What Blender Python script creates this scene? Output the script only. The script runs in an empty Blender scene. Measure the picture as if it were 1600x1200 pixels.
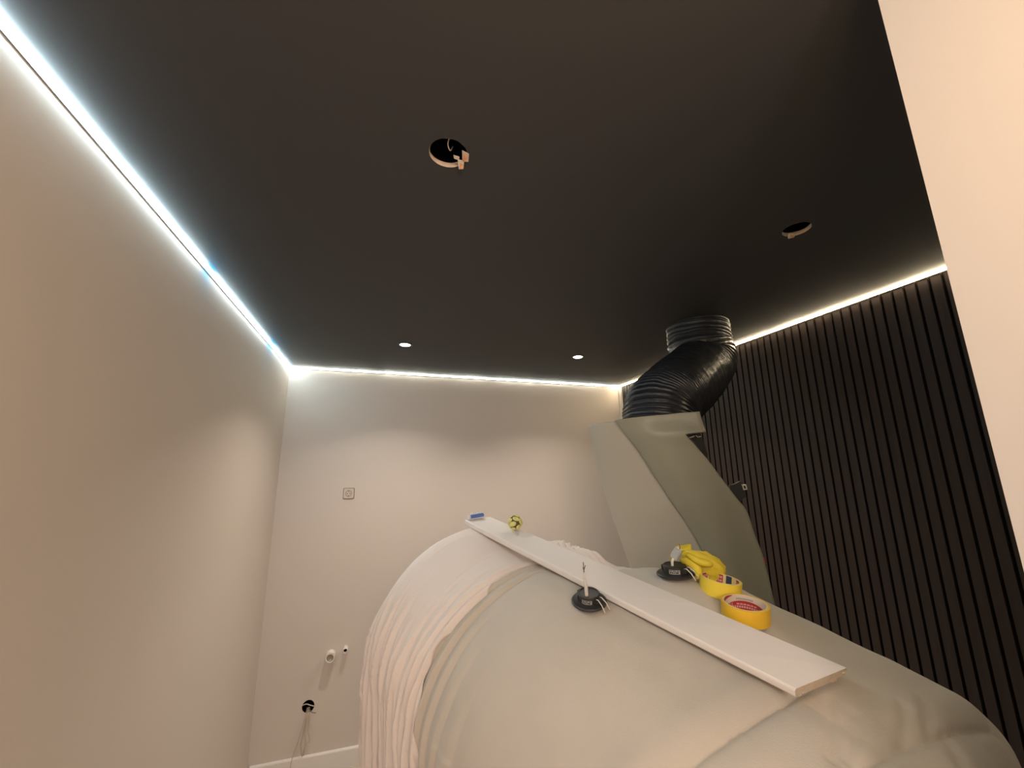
import bpy, bmesh, math, random
from mathutils import Vector, Matrix, noise
random.seed(7)
S = bpy.context.scene
COL = S.collection
PI = math.pi

# ------------------------------------------------------------------ camera
FPX, YAW, PITCH, ROLL = 639.5, 0.30964, 0.21173, -0.011706
CAM = Vector((0, 0, 1.786))
_f = Vector((math.sin(YAW)*math.cos(PITCH), math.cos(YAW)*math.cos(PITCH), math.sin(PITCH)))
_r0 = Vector((math.cos(YAW), -math.sin(YAW), 0))
_u0 = _r0.cross(_f)
_r = math.cos(ROLL)*_r0 + math.sin(ROLL)*_u0
_u = -math.sin(ROLL)*_r0 + math.cos(ROLL)*_u0
cd = bpy.data.cameras.new('camera')
cam = bpy.data.objects.new('camera', cd); COL.objects.link(cam)
cd.sensor_width = 36; cd.lens = FPX/1600*36; cd.clip_start = 0.02
cam.matrix_world = Matrix(((_r.x, _u.x, -_f.x, CAM.x), (_r.y, _u.y, -_f.y, CAM.y), (_r.z, _u.z, -_f.z, CAM.z), (0, 0, 0, 1)))
S.camera = cam

def at(x, y, d):
    """point of the room seen at a place of the photo, d metres deep"""
    return CAM + ((x-800)/FPX*_r - (y-600)/FPX*_u + _f)*d

# ------------------------------------------------------------------ room numbers
XL, XR, YB, ZC, ZF = -0.6627, 2.0924, 3.2465, 2.556, -0.04
YR = -2.2
PX, PY = 0.656, 0.28          # corner of the near partition

# ------------------------------------------------------------------ world, exposure, lights
S.view_settings.view_transform = 'Standard'
S.view_settings.look = 'None'
S.view_settings.gamma = 1
S.view_settings.use_curve_mapping = False
S.view_settings.exposure = 0.9
w = bpy.data.worlds.new('world'); S.world = w; w.use_nodes = True
w.node_tree.nodes['Background'].inputs[0].default_value = (0.02, 0.018, 0.016, 1)
w.node_tree.nodes['Background'].inputs[1].default_value = 1.0

def lamp(name, kind, loc, power, color, **k):
    l = bpy.data.lights.new(name, kind); l.energy = power; l.color = color
    o = bpy.data.objects.new(name, l); o.location = loc; COL.objects.link(o)
    for a, b in k.items(): setattr(l, a, b)
    return o

DL = [(0.110, 2.478), (1.258, 2.441)]
for x, y in DL:      # light of the two recessed downlights
    lamp('downlight_beam', 'AREA', (x, y, ZC-0.007), 4.3, (1.0, 0.87, 0.75), shape='DISK', size=0.034, spread=math.radians(123))
# unseen warm bulb behind the camera, and an ambient fill added farther back
lamp('hall_bulb', 'POINT', (0.20, -0.12, ZC-0.34), 5.0, (1.0, 0.64, 0.31), shadow_soft_size=0.10)
lamp('ambient_fill', 'POINT', (-0.05, -1.25, ZC-0.42), 32, (1.0, 0.81, 0.70), shadow_soft_size=0.22)
LED_LEFT, LED_BACK, LED_RIGHT = 27.0, 22.0, 48.0

# ------------------------------------------------------------------ materials
def mat(name, col, rough=0.6, metal=0.0, bump=None, vary=None, sheen=0, spec=0.5, coat=0, emit=None, stretch=None, mscale=None):
    m = bpy.data.materials.new(name); m.use_nodes = True
    nt = m.node_tree; b = nt.nodes['Principled BSDF']
    b.inputs['Base Color'].default_value = (*col, 1)
    b.inputs['Roughness'].default_value = rough
    b.inputs['Metallic'].default_value = metal
    b.inputs['Specular IOR Level'].default_value = spec
    b.inputs['Sheen Weight'].default_value = sheen
    b.inputs['Coat Weight'].default_value = coat
    tc = nt.nodes.new('ShaderNodeTexCoord'); mp = nt.nodes.new('ShaderNodeMapping')
    nt.links.new(tc.outputs['Object'], mp.inputs[0])
    if stretch: mp.inputs['Scale'].default_value = stretch
    if vary:
        sc, amt = vary
        n = nt.nodes.new('ShaderNodeTexNoise'); n.inputs['Scale'].default_value = sc; n.inputs['Detail'].default_value = 5
        nt.links.new(mp.outputs[0], n.inputs['Vector'])
        r = nt.nodes.new('ShaderNodeMixRGB'); r.blend_type = 'MIX'
        r.inputs[1].default_value = (*[c*(1-amt) for c in col], 1); r.inputs[2].default_value = (*[min(1, c*(1+amt)) for c in col], 1)
        nt.links.new(n.outputs[0], r.inputs[0]); nt.links.new(r.outputs[0], b.inputs['Base Color'])
    if bump:
        sc, st, di = bump
        n = nt.nodes.new('ShaderNodeTexNoise'); n.inputs['Scale'].default_value = sc; n.inputs['Detail'].default_value = 4
        nt.links.new(mp.outputs[0], n.inputs['Vector'])
        q = nt.nodes.new('ShaderNodeBump'); q.inputs['Strength'].default_value = st; q.inputs['Distance'].default_value = di
        nt.links.new(n.outputs[0], q.inputs['Height']); nt.links.new(q.outputs[0], b.inputs['Normal'])
    if emit:
        b.inputs['Emission Color'].default_value = (*emit[0], 1); b.inputs['Emission Strength'].default_value = emit[1]
    return m

def led_mat(name, base, strength, axis, spots=(), wob=0.25, sc=5.0):
    """lit LED diffuser: colour and output wander a little along the strip; spots = (position, half width, colour)"""
    m = bpy.data.materials.new(name); m.use_nodes = True; nt = m.node_tree; nt.nodes.clear()
    out = nt.nodes.new('ShaderNodeOutputMaterial'); e = nt.nodes.new('ShaderNodeEmission')
    nt.links.new(e.outputs[0], out.inputs[0])
    tc = nt.nodes.new('ShaderNodeTexCoord'); sp = nt.nodes.new('ShaderNodeSeparateXYZ'); nt.links.new(tc.outputs['Object'], sp.inputs[0])
    co = sp.outputs[axis]
    n = nt.nodes.new('ShaderNodeTexNoise'); n.noise_dimensions = '1D'; n.inputs['Scale'].default_value = sc; n.inputs['Detail'].default_value = 3
    nt.links.new(co, n.inputs['W'])
    mr = nt.nodes.new('ShaderNodeMapRange'); mr.inputs['From Min'].default_value = 0.3; mr.inputs['From Max'].default_value = 0.7
    mr.inputs['To Min'].default_value = strength*(1-wob); mr.inputs['To Max'].default_value = strength*(1+wob)
    nt.links.new(n.outputs[0], mr.inputs[0]); nt.links.new(mr.outputs[0], e.inputs[1])
    prev = None
    for (p, hw, c) in spots:
        s1 = nt.nodes.new('ShaderNodeMath'); s1.operation = 'SUBTRACT'; nt.links.new(co, s1.inputs[0]); s1.inputs[1].default_value = p
        s2 = nt.nodes.new('ShaderNodeMath'); s2.operation = 'ABSOLUTE'; nt.links.new(s1.outputs[0], s2.inputs[0])
        s3 = nt.nodes.new('ShaderNodeMapRange'); s3.inputs['From Min'].default_value = hw*0.6; s3.inputs['From Max'].default_value = hw*1.2
        s3.inputs['To Min'].default_value = 1; s3.inputs['To Max'].default_value = 0; nt.links.new(s2.outputs[0], s3.inputs[0])
        mx = nt.nodes.new('ShaderNodeMixRGB'); nt.links.new(s3.outputs[0], mx.inputs[0])
        if prev: nt.links.new(prev, mx.inputs[1])
        else: mx.inputs[1].default_value = (*base, 1)
        mx.inputs[2].default_value = (*c, 1); prev = mx.outputs[0]
    if prev: nt.links.new(prev, e.inputs[0])
    else: e.inputs[0].default_value = (*base, 1)
    return m

M = {}
M['wall'] = mat('wall_paint', (0.62, 0.56, 0.505), 0.75, bump=(180, 0.05, 0.001), spec=0.25)
M['ceil'] = mat('black_ceiling_paint', (0.050, 0.052, 0.056), 0.6, bump=(150, 0.03, 0.001), spec=0.3)
M['plaster'] = mat('plasterboard_edge', (0.62, 0.52, 0.42), 0.9, vary=(60, 0.2))
M['torn'] = mat('torn_orange_board', (0.80, 0.33, 0.16), 0.8, vary=(90, 0.5))
M['slat'] = mat('dark_stained_slat', (0.038, 0.0255, 0.0205), 0.55, bump=(30, 0.15, 0.001), vary=(14, 0.35), stretch=(4, 4, 0.25), spec=0.28)
M['groove'] = mat('black_felt', (0.006, 0.005, 0.005), 0.95, spec=0.1)
M['trimwhite'] = mat('white_lacquer', (0.74, 0.70, 0.66), 0.35, spec=0.5)
M['trim_edge'] = mat('aluminium_lip', (0.16, 0.15, 0.14), 0.5)
M['floor'] = mat('pale_floor', (0.55, 0.47, 0.39), 0.5, vary=(6, 0.12))
M['plank'] = mat('white_moulded_board', (0.80, 0.745, 0.70), 0.58, spec=0.5)
M['board_core'] = mat('raw_board_core', (0.52, 0.42, 0.31), 0.9, vary=(120, 0.25))
M['fleece'] = mat('beige_fleece', (0.58, 0.52, 0.44), 0.95, sheen=0.25, bump=(420, 0.35, 0.002), vary=(9, 0.07), spec=0.1)
M['sheet'] = mat('thin_white_sheet', (0.80, 0.71, 0.65), 0.9, sheen=0.1, bump=(300, 0.12, 0.001), spec=0.15)
M['cowl'] = mat('grey_green_plastic', (0.285, 0.275, 0.205), 0.42, spec=0.4, bump=(300, 0.05, 0.0005))
M['cowl_lit'] = mat('cowl_plastic_lit', (0.44, 0.41, 0.335), 0.5, spec=0.4, bump=(300, 0.05, 0.0005))  # cowl plastic made paler: downlight pool averaged into the side panel's colour
M['duct'] = mat('black_duct_foil', (0.020, 0.022, 0.026), 0.36, bump=(26, 0.45, 0.010), spec=0.5)
M['blackplastic'] = mat('black_plastic', (0.028, 0.027, 0.026), 0.42, spec=0.5)
M['darkgrey'] = mat('dark_grey_plastic', (0.045, 0.048, 0.046), 0.5)
M['steel'] = mat('steel', (0.72, 0.70, 0.68), 0.25, metal=1.0)
M['label'] = mat('silver_label', (0.36, 0.35, 0.33), 0.5)
M['labelink'] = mat('label_ink', (0.03, 0.03, 0.03), 0.6)
M['sleeve'] = mat('white_cable_sleeve', (0.70, 0.67, 0.62), 0.4)
M['wire'] = mat('grey_wire', (0.16, 0.12, 0.10), 0.5)
M['connector'] = mat('grey_translucent_connector', (0.42, 0.43, 0.44), 0.25)
M['tape1'] = mat('lemon_tape', (0.86, 0.66, 0.06), 0.45, vary=(30, 0.06))
M['tape2'] = mat('amber_tape', (0.83, 0.50, 0.03), 0.45, vary=(30, 0.06))
M['card'] = mat('pale_yellow_card', (0.80, 0.66, 0.32), 0.7)
M['red'] = mat('red_print', (0.42, 0.03, 0.035), 0.5)
M['pink'] = mat('pink_print', (0.72, 0.36, 0.34), 0.5)
M['cream'] = mat('cream_print', (0.72, 0.60, 0.48), 0.5)
M['navy'] = mat('navy_print', (0.035, 0.06, 0.12), 0.5)
M['glove'] = mat('yellow_rubber', (0.72, 0.56, 0.035), 0.62, vary=(22, 0.2), bump=(90, 0.35, 0.003))
M['ball'] = mat('yellow_green_tape', (0.80, 0.72, 0.26), 0.5, vary=(60, 0.45))
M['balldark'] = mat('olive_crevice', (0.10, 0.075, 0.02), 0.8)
M['blue'] = mat('blue_plastic', (0.12, 0.24, 0.62), 0.4)
M['bristle'] = mat('pale_bristle', (0.75, 0.78, 0.82), 0.5)
M['outlet'] = mat('socket_plastic', (0.56, 0.49, 0.42), 0.4)
M['socketdark'] = mat('socket_shadow_gap', (0.16, 0.12, 0.09), 0.6)
M['pipe'] = mat('white_pipe', (0.78, 0.72, 0.66), 0.4)
M['foam'] = mat('grey_foam', (0.30, 0.26, 0.21), 0.9, vary=(150, 0.5))
M['black'] = mat('black_hollow', (0.004, 0.004, 0.004), 0.9, spec=0.1)
M['cord'] = mat('cream_cord', (0.50, 0.42, 0.32), 0.7)
M['lens'] = mat('lit_downlight_lens', (0.9, 0.9, 0.9), 0.3, emit=((1.0, 0.97, 0.92), 22))
M['ledL'] = led_mat('led_cold_white', (0.72, 0.93, 1.0), LED_LEFT, 1, [(1.706, 0.04, (0.10, 0.55, 1.0)), (2.66, 0.06, (0.10, 0.55, 1.0))], 0.12)
M['ledB'] = led_mat('led_neutral_white', (0.98, 1.0, 0.86), LED_BACK, 0, (), 0.45, 6.5)
M['ledR'] = led_mat('led_warm_white', (1.0, 0.80, 0.52), LED_RIGHT, 1, (), 0.2)

# ------------------------------------------------------------------ helpers
def obj(name, bm, m=None, parent=None, smooth=False, mats=None):
    me = bpy.data.meshes.new(name); bmesh.ops.recalc_face_normals(bm, faces=bm.faces[:]) if bm.faces else None
    bm.to_mesh(me); bm.free()
    for k in (mats or [m]): me.materials.append(k)
    if smooth:
        for p in me.polygons: p.use_smooth = True
    o = bpy.data.objects.new(name, me); COL.objects.link(o)
    if parent: o.parent = parent
    return o

def tag(o, label=None, cat=None, group=None, kind=None):
    if label: o['label'] = label
    if cat: o['category'] = cat
    if group: o['group'] = group
    if kind: o['kind'] = kind
    return o

def thing(name, loc, label, cat, group=None, rot=None):
    o = bpy.data.objects.new(name, None); COL.objects.link(o); o.location = loc; o.empty_display_size = 0.03
    if rot is not None:
        o.rotation_mode = 'QUATERNION'; o.rotation_quaternion = rot
    return tag(o, label, cat, group)

def box(bm, a, b, mi=0):
    vs = [bm.verts.new((x, y, z)) for x in (a[0], b[0]) for y in (a[1], b[1]) for z in (a[2], b[2])]
    fs = []
    for q in ((0,1,3,2), (4,6,7,5), (0,4,5,1), (2,3,7,6), (0,2,6,4), (1,5,7,3)):
        f = bm.faces.new([vs[i] for i in q]); f.material_index = mi; fs.append(f)
    return vs

def BB(a, b, bev=0):
    bm = bmesh.new(); box(bm, a, b)
    if bev: bmesh.ops.bevel(bm, geom=bm.edges[:], offset=bev, segments=2, affect='EDGES')
    return bm

def tube(bm, pts, rad, n=10, cap=True, mi=0):
    """tube along a polyline, radius constant or a list"""
    pts = [Vector(p) for p in pts]
    rads = rad if isinstance(rad, (list, tuple)) else [rad]*len(pts)
    rings = []; prev = None
    for i, p in enumerate(pts):
        t = (pts[min(i+1, len(pts)-1)] - pts[max(i-1, 0)]).normalized()
        if prev is None:
            a = Vector((0, 0, 1)) if abs(t.z) < 0.9 else Vector((1, 0, 0))
            nrm = t.cross(a).normalized()
        else:
            nrm = (prev - t*prev.dot(t)).normalized()
        prev = nrm; bi = t.cross(nrm)
        rings.append([bm.verts.new(p + rads[i]*(math.cos(2*PI*k/n)*nrm + math.sin(2*PI*k/n)*bi)) for k in range(n)])
    for a, b in zip(rings, rings[1:]):
        for k in range(n):
            f = bm.faces.new((a[k], a[(k+1) % n], b[(k+1) % n], b[k])); f.material_index = mi; f.smooth = True
    if cap:
        bm.faces.new(rings[0][::-1]).material_index = mi; bm.faces.new(rings[-1]).material_index = mi
    return rings

def lathe(bm, prof, n=48, mi=0, closed=False):
    rings = []
    for r, z in prof:
        if r < 1e-6: rings.append([bm.verts.new((0, 0, z))])
        else: rings.append([bm.verts.new((r*math.cos(2*PI*k/n), r*math.sin(2*PI*k/n), z)) for k in range(n)])
    pairs = list(zip(rings, rings[1:])) + ([(rings[-1], rings[0])] if closed else [])
    for a, b in pairs:
        for k in range(n):
            q = (k+1) % n
            if len(a) == 1 and len(b) == 1: continue
            if len(a) == 1: f = bm.faces.new((a[0], b[k], b[q]))
            elif len(b) == 1: f = bm.faces.new((a[k], b[0], a[q]))
            else: f = bm.faces.new((a[k], b[k], b[q], a[q]))
            f.material_index = mi

def smooth_path(pts, n=8):
    P = [Vector(p) for p in pts]; P = [2*P[0]-P[1]] + P + [2*P[-1]-P[-2]]; out = []
    for i in range(1, len(P)-2):
        for k in range(n):
            t = k/n; a, b, c_, d = P[i-1:i+3]
            out.append(0.5*((2*b) + (c_-a)*t + (2*a-5*b+4*c_-d)*t*t + (3*b-a-3*c_+d)*t**3))
    out.append(P[-2]); return out

def grid_faces(bm, V, mi=0, wrap=False):
    for i in range(len(V)-1):
        n = len(V[i])
        for j in range(n if wrap else n-1):
            f = bm.faces.new((V[i][j], V[i+1][j], V[i+1][(j+1) % n], V[i][(j+1) % n])); f.smooth = True; f.material_index = mi

def interp(tab, x):
    """smooth interpolation through a table of (x, y)"""
    if x <= tab[0][0]: return tab[0][1]
    if x >= tab[-1][0]: return tab[-1][1]
    for i in range(len(tab)-1):
        if x <= tab[i+1][0]: break
    x0, y0 = tab[i]; x1, y1 = tab[i+1]; h = x1-x0
    def sl(k):
        if k <= 0 or k >= len(tab)-1:
            k2 = 1 if k <= 0 else len(tab)-1
            return (tab[k2][1]-tab[k2-1][1])/(tab[k2][0]-tab[k2-1][0])
        d0 = (tab[k][1]-tab[k-1][1])/(tab[k][0]-tab[k-1][0]); d1 = (tab[k+1][1]-tab[k][1])/(tab[k+1][0]-tab[k][0])
        return 0 if d0*d1 <= 0 else 2*d0*d1/(d0+d1)
    t = (x-x0)/h
    return (1+2*t)*(1-t)**2*y0 + t*(1-t)**2*h*sl(i) + t*t*(3-2*t)*y1 + t*t*(t-1)*h*sl(i+1)

def sstep(a, b, x):
    t = min(1, max(0, (x-a)/(b-a))); return t*t*(3-2*t)

# ------------------------------------------------------------------ setting
def struct(name, bm, m, mats=None):
    return tag(obj(name, bm, m, mats=mats), kind='structure')

struct('floor', BB((XL-0.3, YR-0.1, ZF-0.1), (XR+0.3, YB+0.3, ZF)), M['floor'])
struct('wall_left', BB((XL-0.12, YR-0.1, ZF), (XL, YB+0.12, ZC+0.2)), M['wall'])
struct('wall_rear', BB((XL, YR-0.1, ZF), (XR+0.12, YR, ZC+0.2)), M['wall'])
struct('wall_near', BB((PX, YR, ZF), (XR, PY, ZC)), M['wall'])

# back wall with the round hole for the cable outlet
HX, HZ, HR = -0.353, 0.338, 0.036
bm = bmesh.new()
def ring_verts(bm, c, r, n, f): return [bm.verts.new(f(c[0]+r*math.cos(2*PI*k/n), c[1]+r*math.sin(2*PI*k/n))) for k in range(n)]
def sheet_with_holes(bm, x0, x1, y0, y1, holes, f, n=40):
    es = []
    o = [bm.verts.new(f(*p)) for p in ((x0, y0), (x1, y0), (x1, y1), (x0, y1))]
    es += [bm.edges.new((o[i], o[(i+1) % 4])) for i in range(4)]
    loops = []
    for (cx, cy, r) in holes:
        v = ring_verts(bm, (cx, cy), r, n, f); loops.append(v)
        es += [bm.edges.new((v[i], v[(i+1) % n])) for i in range(n)]
    bmesh.ops.triangle_fill(bm, edges=es, use_beauty=True, use_dissolve=False)
    return loops
lp = sheet_with_holes(bm, XL, XR+0.12, ZF, ZC+0.2, [(HX, HZ, HR)], lambda a, b: (a, YB, b))
struct('wall_back', bm, M['wall'])
# ceiling with its two empty lamp holes
CH = [(0.121, 0.872, 0.047), (1.268, 0.868, 0.041)]
bm = bmesh.new()
lp = sheet_with_holes(bm, XL, XR+0.12, YR, YB, CH, lambda a, b: (a, b, ZC))
ob = struct('ceiling', bm, M['ceil'])

# right wall: felt backing with vertical slats (one wall surface)
bm = bmesh.new()
box(bm, (XR+0.010, PY, ZF), (XR+0.12, YB+0.12, ZC+0.2), 1)
pitch = 0.0428; y = YB-0.03
while y > PY:
    b0 = y-0.032
    box(bm, (XR, max(b0, PY+0.001), ZF+0.001), (XR+0.0105, y, ZC-0.001), 0)
    y -= pitch
struct('wall_right', bm, None, [M['slat'], M['groove']])

# corner trim between back wall and slats
bm = bmesh.new(); box(bm, (XR-0.022, YB-0.012, ZF+0.1), (XR+0.01, YB, ZC-0.02)); box(bm, (XR-0.006, YB-0.03, ZF+0.1), (XR+0.009, YB-0.012, ZC-0.02))
struct('trim_1', bm, M['wall'])

# skirting boards
def skirting(name, prof, a, b, n):
    """prof: (out, z) from the wall; runs from a to b; n points into the room"""
    bm = bmesh.new(); rows = []
    for p in (a, b):
        rows.append([bm.verts.new(Vector((p[0], p[1], ZF)) + Vector((n[0], n[1], 0))*o_ + Vector((0, 0, z))) for o_, z in prof])
    k = len(prof)
    for i in range(k): bm.faces.new((rows[0][i], rows[0][(i+1) % k], rows[1][(i+1) % k], rows[1][i]))
    bm.faces.new(rows[0]); bm.faces.new(rows[1][::-1])
    return struct(name, bm, M['trimwhite'])
SP = [(0.0, 0), (0.014, 0), (0.014, 0.100), (0.011, 0.107), (0.006, 0.11), (0.0, 0.11)]
skirting('baseboard_back', SP, (XL+0.014, YB), (XR, YB), (0, -1))
skirting('baseboard_left', SP, (XL, YR), (XL, YB-0.0145), (1, 0))

# ------------------------------------------------------------------ LED strips
def led(name, a, b, nw, m, label, R=0.011):
    """a..b along the wall top; nw = into the room. lip on the wall (profile) + quarter round diffuser"""
    a = Vector(a); b = Vector(b); nw = Vector(nw); root = thing(name, (a+b)/2, label, 'led strip')
    def sweep(prof, nm, mt, sm):
        bm = bmesh.new(); rows = []
        for p in (a, b): rows.append([bm.verts.new(p + nw*o_ + Vector((0, 0, z))) for o_, z in prof])
        k = len(prof)
        for i in range(k):
            f = bm.faces.new((rows[0][i], rows[0][(i+1) % k], rows[1][(i+1) % k], rows[1][i])); f.smooth = sm
        bm.faces.new(rows[0]); bm.faces.new(rows[1][::-1])
        o = obj(nm, bm, mt, root); o.matrix_parent_inverse = Matrix.Translation(-root.location); return o
    sweep([(0.0, -0.001), (R+0.001, -0.001)] + [(0.001+R*math.cos(t), -0.001-R*math.sin(t)) for t in [PI/2*k/8 for k in range(1, 9)]] + [(0.0, -R-0.001)], 'diffuser', m, False)
    sweep([(0.0003, -R-0.001), (0.003, -R-0.001), (0.003, -R-0.0045), (0.0003, -R-0.0045)], 'profile_lip', M['trim_edge'], False)
    return root
led('led_strip', (XL, YR+0.02, ZC), (XL, YB-0.001, ZC), (1, 0, 0), M['ledL'], 'cold bluish white LED strip along the top of the plain left wall', 0.013)
led('led_strip', (XL+0.018, YB, ZC), (XR-0.02, YB, ZC), (0, -1, 0), M['ledB'], 'neutral white LED strip along the top of the back wall', 0.009)
led('led_strip', (XR, PY+0.02, ZC), (XR, YB-0.001, ZC), (-1, 0, 0), M['ledR'], 'warm white LED strip above the dark slatted right wall', 0.008)

# ------------------------------------------------------------------ lit downlights
for (x, y), lab in zip(DL, ('lit round recessed downlight in the black ceiling, left of the lit pair', 'lit recessed downlight in the black ceiling, the one of the pair nearer the duct')):
    t = thing('recessed_downlight', (x, y, ZC), lab, 'downlight', 'lit downlights in the ceiling')
    bm = bmesh.new(); lathe(bm, [(0.030, -0.0005), (0.043, -0.0005), (0.043, -0.003), (0.040, -0.005), (0.032, -0.005), (0.030, -0.002)], closed=True)
    obj('bezel', bm, M['blackplastic'], t)
    bm = bmesh.new(); lathe(bm, [(0.0, -0.0042), (0.030, -0.0042), (0.030, -0.001), (0, -0.001)])
    obj('lens', bm, M['lens'], t)

# ------------------------------------------------------------------ empty ceiling holes
def ceiling_hole(cx, cy, r, label, extra):
    t = thing('ceiling_cutout', (cx, cy, ZC), label, 'hole', 'empty lamp holes in the ceiling')
    bm = bmesh.new(); n = 40; V = [[], [], []]
    for k in range(n):
        a = 2*PI*k/n; j = 1 + 0.03*noise.noise(Vector((math.cos(a)*2+cx*7, math.sin(a)*2, 0)))
        for q, (dr, z) in enumerate(((0, 0), (-0.0025, 0.006), (0.001, 0.0145))):
            V[q].append(bm.verts.new(((r+dr)*j*math.cos(a), (r+dr)*j*math.sin(a), z)))
    grid_faces(bm, V, wrap=True)
    obj('plaster_rim', bm, M['plaster'], t)
    bm = bmesh.new(); lathe(bm, [(r+0.02, 0.0147), (r+0.02, 0.11), (0, 0.11)]); lathe(bm, [(r*0.97, 0.0147), (r+0.02, 0.0147)])
    obj('void', bm, M['black'], t)
    extra(t, r)
def flake(t, pts, th, m, name='torn_flake'):
    bm = bmesh.new(); top = [bm.verts.new(p) for p in pts]; bot = [bm.verts.new((p[0]+0.001, p[1]-0.001, p[2]-th)) for p in pts]
    n = len(pts); bm.faces.new(top); bm.faces.new(bot[::-1])
    for i in range(n): bm.faces.new((top[i], bot[i], bot[(i+1) % n], top[(i+1) % n]))
    return obj(name, bm, m, t)
def ex1(t, r):
    flake(t, [(0.030, -0.022, -0.001), (0.047, -0.018, -0.003), (0.050, 0.004, -0.006), (0.036, 0.006, -0.004)], 0.003, M['plaster'])
    flake(t, [(0.034, -0.014, -0.0045), (0.043, -0.011, -0.0065), (0.046, 0.003, -0.0095), (0.038, 0.003, -0.008)], 0.002, M['torn'])
    flake(t, [(0.024, 0.010, -0.001), (0.040, 0.008, -0.004), (0.042, 0.026, -0.010), (0.032, 0.034, -0.008), (0.028, 0.020, -0.002)], 0.003, M['plaster'])
    flake(t, [(0.031, 0.015, -0.0055), (0.040, 0.015, -0.0085), (0.040, 0.026, -0.0135), (0.034, 0.027, -0.0115)], 0.002, M['torn'])
    flake(t, [(0.013, 0.005, 0.004), (0.027, 0.003, 0.001), (0.028, 0.012, 0.000), (0.016, 0.014, 0.003)], 0.003, M['plaster'])
    bm = bmesh.new(); tube(bm, smooth_path([(-0.002, -0.030, 0.02), (-0.004, -0.018, 0.010), (0.004, -0.002, 0.008), (0.012, 0.008, 0.03)]), 0.0014, 6)
    obj('wire', bm, M['sleeve'], t)
def ex2(t, r):
    flake(t, [(-0.006, 0.022, -0.001), (0.016, 0.018, -0.002), (0.022, 0.030, -0.004), (0.010, 0.040, -0.005)], 0.004, M['plaster'])
    flake(t, [(0.002, 0.024, -0.0055), (0.015, 0.022, -0.0065), (0.014, 0.031, -0.0085)], 0.002, M['torn'])
ceiling_hole(*CH[0], 'empty round hole in the black ceiling with torn orange flakes and a loose wire', ex1)
ceiling_hole(*CH[1], 'empty round hole cut in the black ceiling, darker one nearer the slatted wall', ex2)

# ------------------------------------------------------------------ shrouded machine body
A0 = Vector((0.3975, 1.6325, 0)); HD = Vector((-0.3570, 0.9341, 0)); LD = Vector((-0.9341, -0.3570, 0))
T0 = [(-0.05, 1.560), (0, 1.573), (0.1, 1.540), (0.2, 1.500), (0.3, 1.484), (0.42, 1.480), (0.5, 1.474), (0.6, 1.460), (0.7, 1.438), (0.8, 1.415), (0.9, 1.392), (1.0, 1.365), (1.08, 1.345), (1.14, 1.330), (1.20, 1.300), (1.245, 1.25), (1.28, 1.16), (1.30, 1.05)]
TM = [(-0.05, 1.53), (0, 1.54), (0.2, 1.50), (0.4, 1.475), (0.6, 1.485), (0.72, 1.495), (0.85, 1.457), (1.0, 1.412), (1.12, 1.374), (1.19, 1.343), (1.24, 1.29), (1.275, 1.19), (1.30, 1.05)]
TR = [(-0.05, 1.43), (0.2, 1.43), (0.4, 1.440), (0.55, 1.470), (0.7, 1.472), (0.88, 1.431), (1.0, 1.398), (1.12, 1.362), (1.19, 1.335), (1.232, 1.298), (1.26, 1.235), (1.28, 1.15), (1.30, 1.02)]
RL = 0.43
def section(t, s):
    w_, z = section0(t, s); return (w_-0.024*sstep(0.46, 0.24, s)-0.020*sstep(0.34, 0.18, s), z)
def section0(t, s):
    """s in 0..1: left floor 0, spring .35, top .6, right shoulder .8, right floor 1 -> (w, z)"""
    a, m_, b = interp(T0, t), interp(TM, t), interp(TR, t)
    zl = a-RL
    if s < 0.25:
        k = s/0.25; return (RL-0.05*(1-k)**1.5, ZF+0.01 + (zl-ZF-0.01)*k)
    if s < 0.58:
        k = (s-0.25)/0.33*PI/2; return (RL*math.cos(k), zl+RL*math.sin(k))
    if s < 0.76:
        x = (s-0.58)/0.18*0.30
        return (-x, interp([(0, a), (0.15, m_), (0.30, b)], x) + (0.0))
    if s < 0.88:
        k = (s-0.76)/0.12*PI/2; return (-0.30-0.15*math.sin(k), b-0.17*(1-math.cos(k)))
    k = (s-0.88)/0.12; return (-0.45, (b-0.17)*(1-k) + (ZF+0.01)*k)
def base_pt(t, s):
    """t beyond the ends folds down into the end skirts"""
    if t > 1.30:
        w_, z = section(1.30, s); k = (t-1.30)
        z2 = z - (1.35*k if k < 0.1 else 0) ; drop = interp([(0, 0), (0.02, 0.05), (0.06, 0.25), (0.2, 1.5)], k)
        z2 = max(ZF+0.01, z-drop); tt = 1.30+0.03*(1-math.exp(-k/0.02))
        return A0 - HD*tt + LD*w_*(1-0.02*k) + Vector((0, 0, z2))
    if t < -0.05:
        w_, z = section(-0.05, s); k = -0.05-t
        z2 = max(ZF+0.01, z-interp([(0, 0), (0.03, 0.03), (0.06, 0.2), (0.2, 1.6)], k)); tt = -0.05-0.03*(1-math.exp(-k/0.03))
        return A0 - HD*tt + LD*w_ + Vector((0, 0, z2))
    w_, z = section(t, s)
    return A0 - HD*t + LD*w_ + Vector((0, 0, z))
def base_n(t, s):
    e = 0.004
    du = base_pt(t+e, s)-base_pt(t-e, s); dv = base_pt(t, min(1, s+e))-base_pt(t, max(0, s-e))
    n = du.cross(dv)
    if n.length < 1e-9: return Vector((0, 0, 1))
    n.normalize()
    return n
SGN = 1 if base_n(0.6, 0.6).z > 0 else -1

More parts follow.
